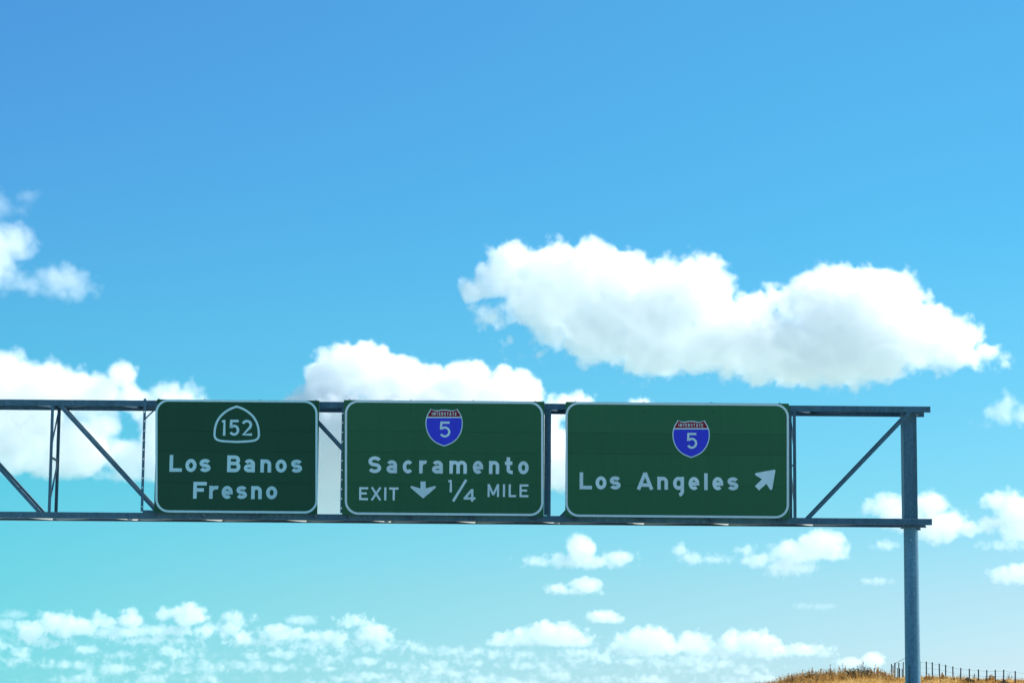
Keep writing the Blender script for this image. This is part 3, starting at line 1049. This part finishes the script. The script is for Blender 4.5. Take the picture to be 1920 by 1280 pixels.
# ------------------------------------------------------------------ clouds: real vapour volumes far behind the gantry
def vapour(name, col):
    m = bpy.data.materials.new(name)
    m.use_nodes = True
    n = m.node_tree
    n.nodes.clear()
    pv = n.nodes.new('ShaderNodeVolumePrincipled')
    mo = n.nodes.new('ShaderNodeOutputMaterial')
    n.links.new(pv.outputs[0], mo.inputs['Volume'])
    pv.inputs['Color'].default_value = (*col, 1)
    pv.inputs['Density'].default_value = 1.0
    pv.inputs['Anisotropy'].default_value = 0.1
    return m


VAP = vapour('cloud_vapour', (1, 1, 1))
VAP_FAR = vapour('haze_tinted_vapour', (.93, .975, .985))  # haze of distance put into the vapour tint
VOXK = 1.0


def cloud(label, blobs, dist, seed, vox=3.0, dens=.03, edge=10, amp=20, lump=55, fine=26, flat=None, group='white clouds in the blue sky', kind=None, grow=6, squash=1.0, rough=.68, name='cloud', mat=None):
    vox *= VOXK
    """one cloud: a density grid from a union of lobes, broken up by cellular and fractal noise"""
    pad = amp * .9 + grow
    x0 = min(q[0] - q[2] for q in blobs) - pad
    x1 = max(q[0] + q[2] for q in blobs) + pad
    y0 = min(q[1] - q[3] for q in blobs) - pad
    y1 = max(q[1] + q[3] for q in blobs) + pad
    cx, cy = (x0 + x1) / 2, (y0 + y1) / 2
    zr = max((q[3] if len(q) < 5 else q[4]) * squash for q in blobs) * 1.15 + pad
    g = bpy.data.node_groups.new('vapour_field', 'GeometryNodeTree')
    g.interface.new_socket('Geometry', in_out='OUTPUT', socket_type='NodeSocketGeometry')
    N, L = g.nodes.new, g.links.new
    out, vc, sm = N('NodeGroupOutput'), N('GeometryNodeVolumeCube'), N('GeometryNodeSetMaterial')
    sm.inputs['Material'].default_value = mat or VAP
    pos = N('GeometryNodeInputPosition').outputs[0]

    def m(op, a, b_=None, c=None, clamp=False):
        n = N('ShaderNodeMath')
        n.operation = op
        n.use_clamp = clamp
        for i_, v in enumerate((a, b_, c)):
            if v is None:
                continue
            if isinstance(v, (int, float)):
                n.inputs[i_].default_value = v
            else:
                L(v, n.inputs[i_])
        return n.outputs[0]

    def vm(op, a, b_=None):
        n = N('ShaderNodeVectorMath')
        n.operation = op
        for i_, v in enumerate((a, b_)):
            if v is None:
                continue
            if isinstance(v, tuple):
                n.inputs[i_].default_value = v
            else:
                L(v, n.inputs[i_])
        return n.outputs['Value'] if op == 'LENGTH' else n.outputs[0]

    def noise(v, scale, det, rgh, off):
        n = N('ShaderNodeTexNoise')
        n.noise_dimensions = '3D'
        n.inputs['Scale'].default_value = scale
        n.inputs['Detail'].default_value = det
        n.inputs['Roughness'].default_value = rgh
        L(vm('ADD', v, (off, off * 1.7, -off)), n.inputs['Vector'])
        return n
    rg = random.Random(seed)
    wn = noise(pos, 1 / (lump * 1.5), 2, .5, seed * 131.7)
    ws = vm('MULTIPLY', vm('SUBTRACT', wn.outputs['Color'], (.5, .5, .5)), (amp * 1.3,) * 3)
    p = vm('ADD', pos, ws)
    s = None
    for q in blobs:
        bz = (q[3] if len(q) < 5 else q[4]) * squash
        k = vm('MULTIPLY', vm('SUBTRACT', p, (q[0] - cx, rg.uniform(-.15, .15) * bz, cy - q[1])), (1 / q[2], 1 / bz, 1 / q[3]))
        mn_ = min(q[2], q[3])
        v = m('MULTIPLY_ADD', vm('LENGTH', k), -mn_, mn_ + grow)
        s = v if s is None else m('SMOOTH_MAX', s, v, amp * .4)
    vo = N('ShaderNodeTexVoronoi')
    vo.feature = 'F1'
    vo.inputs['Scale'].default_value = 1 / lump
    vo.inputs['Detail'].default_value = 2
    vo.inputs['Roughness'].default_value = .55
    L(vm('ADD', p, (seed * 71.3, 0, 0)), vo.inputs['Vector'])
    bump = m('MULTIPLY_ADD', vo.outputs['Distance'], -amp * 1.5, amp * .75)
    fb = m('MULTIPLY_ADD', noise(pos, 1 / fine, 5, rough, seed * 33.1).outputs[0], amp * 2.8, -amp * 1.4)
    s = m('ADD', m('ADD', s, bump), fb)
    if flat is not None:                       # flat condensation level
        sp = N('ShaderNodeSeparateXYZ')
        L(pos, sp.inputs[0])
        s = m('SMOOTH_MIN', s, m('ADD', m('SUBTRACT', sp.outputs['Z'], cy - flat), m('MULTIPLY', fb, .5)), amp * .5)
    L(m('MULTIPLY', m('DIVIDE', s, edge, clamp=True), dens), vc.inputs['Density'])
    mx_ = Vector(((x1 - x0) / 2, zr, (y1 - y0) / 2))
    vc.inputs['Min'].default_value = -mx_
    vc.inputs['Max'].default_value = mx_
    for k, a in zip('XYZ', mx_ * 2):
        vc.inputs['Resolution ' + k].default_value = max(8, int(a / vox) + 1)
    L(vc.outputs[0], sm.inputs[0])
    L(sm.outputs[0], out.inputs[0])
    o = bpy.data.objects.new(name, bpy.data.volumes.new(name))
    COL.objects.link(o)
    o.location = at(cx, cy, dist)
    o.scale = (dist / FPX,) * 3
    o.modifiers.new('vapour_field', 'NODES').node_group = g
    return tag(o, label, 'cloud', group, kind)


if True:
    cloud('largest white cloud with two billowing humps above the Los Angeles sign',
          [(960, 515, 75, 70, 46), (1060, 535, 110, 90, 56), (1110, 510, 80, 72, 50), (1030, 560, 120, 86, 56), (1150, 560, 120, 96, 62), (1230, 570, 130, 92, 66), (1310, 552, 75, 84, 60), (1120, 622, 120, 70, 60),
           (1250, 648, 140, 74, 66), (1380, 630, 130, 84, 84), (1480, 664, 170, 72, 84), (1430, 590, 70, 50), (1475, 572, 70, 50), (1560, 570, 90, 84), (1650, 560, 95, 80), (1600, 655, 140, 82), (1720, 625, 100, 74), (1790, 640, 90, 58), (1850, 655, 56, 32),
           (900, 545, 58, 32), (905, 590, 50, 32), (955, 640, 44, 24), (1010, 668, 60, 24), (1560, 712, 60, 20), (1690, 690, 60, 22), (1860, 682, 44, 16)],
          8600, 51, 2.3, .031, 10, 22, 56, 26, squash=1.12, rough=.74)
    cloud('tall white cloud rising behind the Sacramento sign',
          [(670, 690, 75, 58), (615, 712, 55, 58), (735, 718, 80, 56), (860, 725, 90, 54), (790, 740, 80, 52), (945, 732, 75, 50), (985, 745, 45, 44), (610, 820, 100, 110), (760, 830, 150, 110), (900, 830, 140, 100), (1000, 840, 70, 90),
           (590, 930, 100, 52), (720, 935, 120, 48), (850, 920, 120, 45), (1066, 762, 60, 34), (1030, 770, 40, 34), (1050, 860, 60, 66), (1130, 850, 60, 60)],
          15000, 2, 3.2, .04, 7, 14, 44, 22, squash=.9, flat=985)
    cloud('wide grey white cloud behind the truss at the left edge',
          [(0, 712, 90, 62), (80, 732, 90, 60), (165, 735, 80, 52), (225, 705, 40, 38), (252, 745, 70, 38), (335, 748, 72, 40), (380, 752, 30, 22), (290, 770, 60, 40), (30, 800, 130, 72), (140, 832, 90, 70), (60, 855, 110, 48), (-60, 800, 90, 100), (255, 880, 90, 34), (315, 810, 62, 66), (300, 860, 60, 46), (160, 775, 80, 40), (190, 800, 50, 40), (245, 858, 60, 44), (262, 760, 40, 30), (300, 738, 56, 36), (352, 742, 44, 30)],
          12500, 3, 3.2, .028, 12, 16, 50, 26, squash=.9, flat=905)
    cloud('small torn cloud cut by the left edge, upper of two', [(25, 456, 52, 42), (-30, 470, 70, 66), (6, 500, 44, 30)], 7300, 4, 2.4, .013, 18, 13, 32, 22, grow=7)
    cloud('small ragged cloud near the left edge, just below the torn one', [(112, 522, 62, 34), (40, 528, 72, 26), (138, 544, 52, 26), (-20, 518, 54, 32), (75, 542, 44, 22)], 7200, 5, 2.4, .012, 20, 13, 32, 22, grow=7)
    cloud('faint wisp of cloud at the left edge, highest of all', [(-4, 385, 30, 36), (52, 366, 34, 22), (36, 395, 30, 16)], 7200, 6, 2.4, .007, 22, 12, 30, 20, grow=5)
    cloud('small cloud at the right edge above the truss end', [(1880, 775, 40, 24), (1892, 754, 20, 26), (1922, 780, 40, 22), (1846, 792, 26, 9)], 11000, 7, 2.2, .018, 14, 11, 28, 20, grow=6)
    cloud('puffy cloud behind the pole at the bottom chord', [(1665, 948, 40, 24), (1742, 945, 38, 28), (1762, 985, 60, 32), (1700, 970, 60, 30), (1806, 988, 30, 18), (1640, 955, 24, 18), (1735, 1005, 36, 16)], 15000, 8, 2.2, .03, 9, 9, 24, 16, grow=7)
    cloud('puffy cloud at the right edge beyond the pole', [(1882, 940, 42, 24), (1910, 960, 50, 32), (1868, 982, 42, 20), (1915, 992, 50, 26)], 15500, 9, 2.2, .03, 9, 9, 24, 16, grow=7)
    cloud('thin flat cloud strip at the right edge under the puffy one', [(1888, 1022, 55, 9)], 17000, 10, 1.8, .025, 8, 6, 18, 12, grow=6)
    cloud('small white cloud at the right edge, lowest there', [(1897, 1078, 42, 17), (1920, 1075, 40, 20)], 19000, 11, 1.8, .03, 7, 6, 18, 12, flat=1098, grow=7)
    cloud('small peaked cloud alone under the Sacramento sign edge', [(1090, 1028, 30, 28), (1078, 1050, 60, 18), (1002, 1053, 36, 12), (1160, 1045, 34, 18), (1128, 1055, 60, 12)], 19000, 12, 1.9, .03, 8, 8, 22, 15, flat=1070, grow=6)
    cloud('thin wedge of cloud under the left half of the Los Angeles sign', [(1276, 1030, 14, 13), (1298, 1046, 28, 12), (1345, 1048, 36, 9)], 19000, 13, 1.8, .025, 8, 6, 18, 12, grow=6)
    cloud('small sweeping cloud under the Los Angeles arrow', [(1540, 1020, 55, 30), (1498, 1035, 60, 26), (1400, 1033, 18, 13), (1425, 1050, 36, 15), (1478, 1062, 56, 20), (1560, 1035, 36, 18)], 18000, 14, 2.0, .028, 9, 8, 22, 15, grow=6)
    cloud('small two lobed cloud below the peaked one', [(1046, 1104, 22, 11), (1100, 1097, 30, 16), (1080, 1108, 40, 7)], 22000, 15, 1.7, .035, 6, 5, 15, 11, flat=1116, grow=6)
    cloud('tiny oval cloud above the distant bank', [(1130, 1156, 28, 12), (1150, 1161, 18, 8)], 27000, 16, 1.5, .045, 5, 4, 13, 9, flat=1169, grow=6)
    cloud('tiny puff between the sweeping cloud and the pole', [(1660, 1021, 22, 9)], 18000, 17, 1.7, .03, 7, 5, 15, 11, grow=6)
    cloud('tiny flat streak of cloud left of the pole', [(1643, 1089, 25, 5)], 22000, 18, 1.5, .025, 6, 3.5, 13, 9, grow=6)
    cloud('faint pair of cloud specks high above the hill', [(1503, 1136, 10, 4), (1542, 1136, 19, 4)], 27000, 19, 1.4, .015, 6, 3, 11, 8, grow=6)
    cloud('small white bit of cloud peeping over the Los Angeles sign', [(1200, 768, 26, 22)], 15000, 20, 1.9, .05, 6, 6, 18, 13, grow=6)
    cloud('little cloud rising behind the hill shrubs', [(1637, 1236, 20, 14), (1600, 1242, 30, 9)], 38000, 21, 1.5, .04, 5, 4, 13, 9, flat=1254, grow=6)
    # the distant bank
    KW = dict(group='far clouds low over the horizon', rough=.62, mat=VAP_FAR)
    cloud('dome shaped far cloud left of centre in the low bank', [(1035, 1190, 59, 28), (942, 1203, 36, 16), (985, 1196, 42, 20), (1075, 1200, 38, 18)], 33000, 31, 1.6, .034, 6, 9, 22, 12, flat=1212, grow=7, **KW)
    cloud('dome shaped far cloud under the tiny oval one', [(1212, 1203, 63, 29), (1170, 1212, 36, 15), (1250, 1214, 42, 15)], 34000, 32, 1.6, .034, 6, 9, 22, 12, flat=1231, grow=7, **KW)
    cloud('far cloud of several upright heads in the low bank', [(1300, 1205, 34, 24), (1370, 1205, 23, 25), (1418, 1204, 44, 25), (1335, 1218, 52, 15), (1440, 1220, 52, 13)], 35000, 33, 1.6, .034, 6, 9, 22, 12, flat=1234, grow=7, **KW)
    cloud('far cloud tapering to the right end of the low bank', [(1508, 1217, 48, 14), (1545, 1222, 25, 9), (1465, 1222, 42, 11)], 35000, 34, 1.5, .034, 6, 9, 22, 12, flat=1232, grow=7, **KW)
    cloud('broad far cloud with many white heads at lower left', [(60, 1185, 31, 23), (110, 1166, 43, 20), (132, 1175, 65, 20), (190, 1165, 29, 16), (245, 1160, 25, 20), (308, 1150, 22, 14), (352, 1152, 36, 24), (388, 1178, 16, 15), (240, 1184, 156, 12), (330, 1180, 60, 12), (90, 1203, 60, 9), (290, 1198, 84, 8)],
          29000, 35, 1.7, .034, 6, 9, 22, 12, grow=7, **KW)
    cloud('far cloud line with scattered heads right of the broad one', [(442, 1162, 32, 14), (430, 1180, 22, 14), (660, 1163, 36, 12), (700, 1186, 36, 20), (622, 1195, 34, 16), (525, 1185, 50, 16), (455, 1199, 29, 16), (580, 1192, 60, 11), (690, 1205, 72, 8), (500, 1204, 72, 8)],
          30000, 36, 1.7, .034, 6, 9, 22, 12, grow=7, **KW)
    cloud('tiny pale far cloud over the gap in the left bank', [(565, 1162, 21, 6)], 30000, 37, 1.4, .03, 5, 3, 12, 8, grow=7, **KW)
    cloud('tiny pale far cloud at the lower left corner', [(24, 1151, 20, 6), (10, 1170, 18, 10)], 29000, 38, 1.4, .02, 6, 4, 13, 9, grow=7, **KW)
    rb = random.Random(77)
    low = [(5, 1213, 22, 9), (42, 1228, 20, 11), (35, 1244, 34, 8), (165, 1221, 20, 10), (222, 1232, 30, 7), (330, 1222, 28, 11), (140, 1250, 34, 10), (230, 1254, 36, 11), (402, 1250, 30, 10), (290, 1274, 30, 9),
           (600, 1225, 36, 8), (690, 1238, 34, 8), (470, 1250, 30, 9), (620, 1232, 24, 10), (160, 1274, 34, 8), (390, 1275, 34, 9), (700, 1268, 60, 8), (510, 1252, 40, 8)]
    for k in range(44):
        low.append((rb.uniform(730, 1450), rb.uniform(1216, 1284), rb.uniform(24, 70), rb.uniform(4, 9)))
    for k in range(22):
        low.append((rb.uniform(-20, 740), rb.uniform(1214, 1286), rb.uniform(20, 60), rb.uniform(4, 8)))
    cloud('mass of small pale clouds crowding low over the horizon', low, 42000, 39, 1.8, .020, 7, 11, 24, 12, grow=8, mat=VAP_FAR, group='far clouds low over the horizon', kind='stuff', squash=1.6, name='clouds')
    veil = [(q + rb.uniform(-60, 60), y + rb.uniform(-11, 11), rb.uniform(70, 150), rb.uniform(6, 11), 40) for y in (1195, 1212, 1230, 1248, 1266, 1284) for q in range(20, 1440, 150) if y > 1205 or q < 700]
    cloud('thin broken veil of vapour between the far clouds', veil, 46000, 40, 2.2, .007, 10, 13, 38, 18, grow=1, mat=VAP_FAR, group='far clouds low over the horizon', kind='stuff', name='clouds')
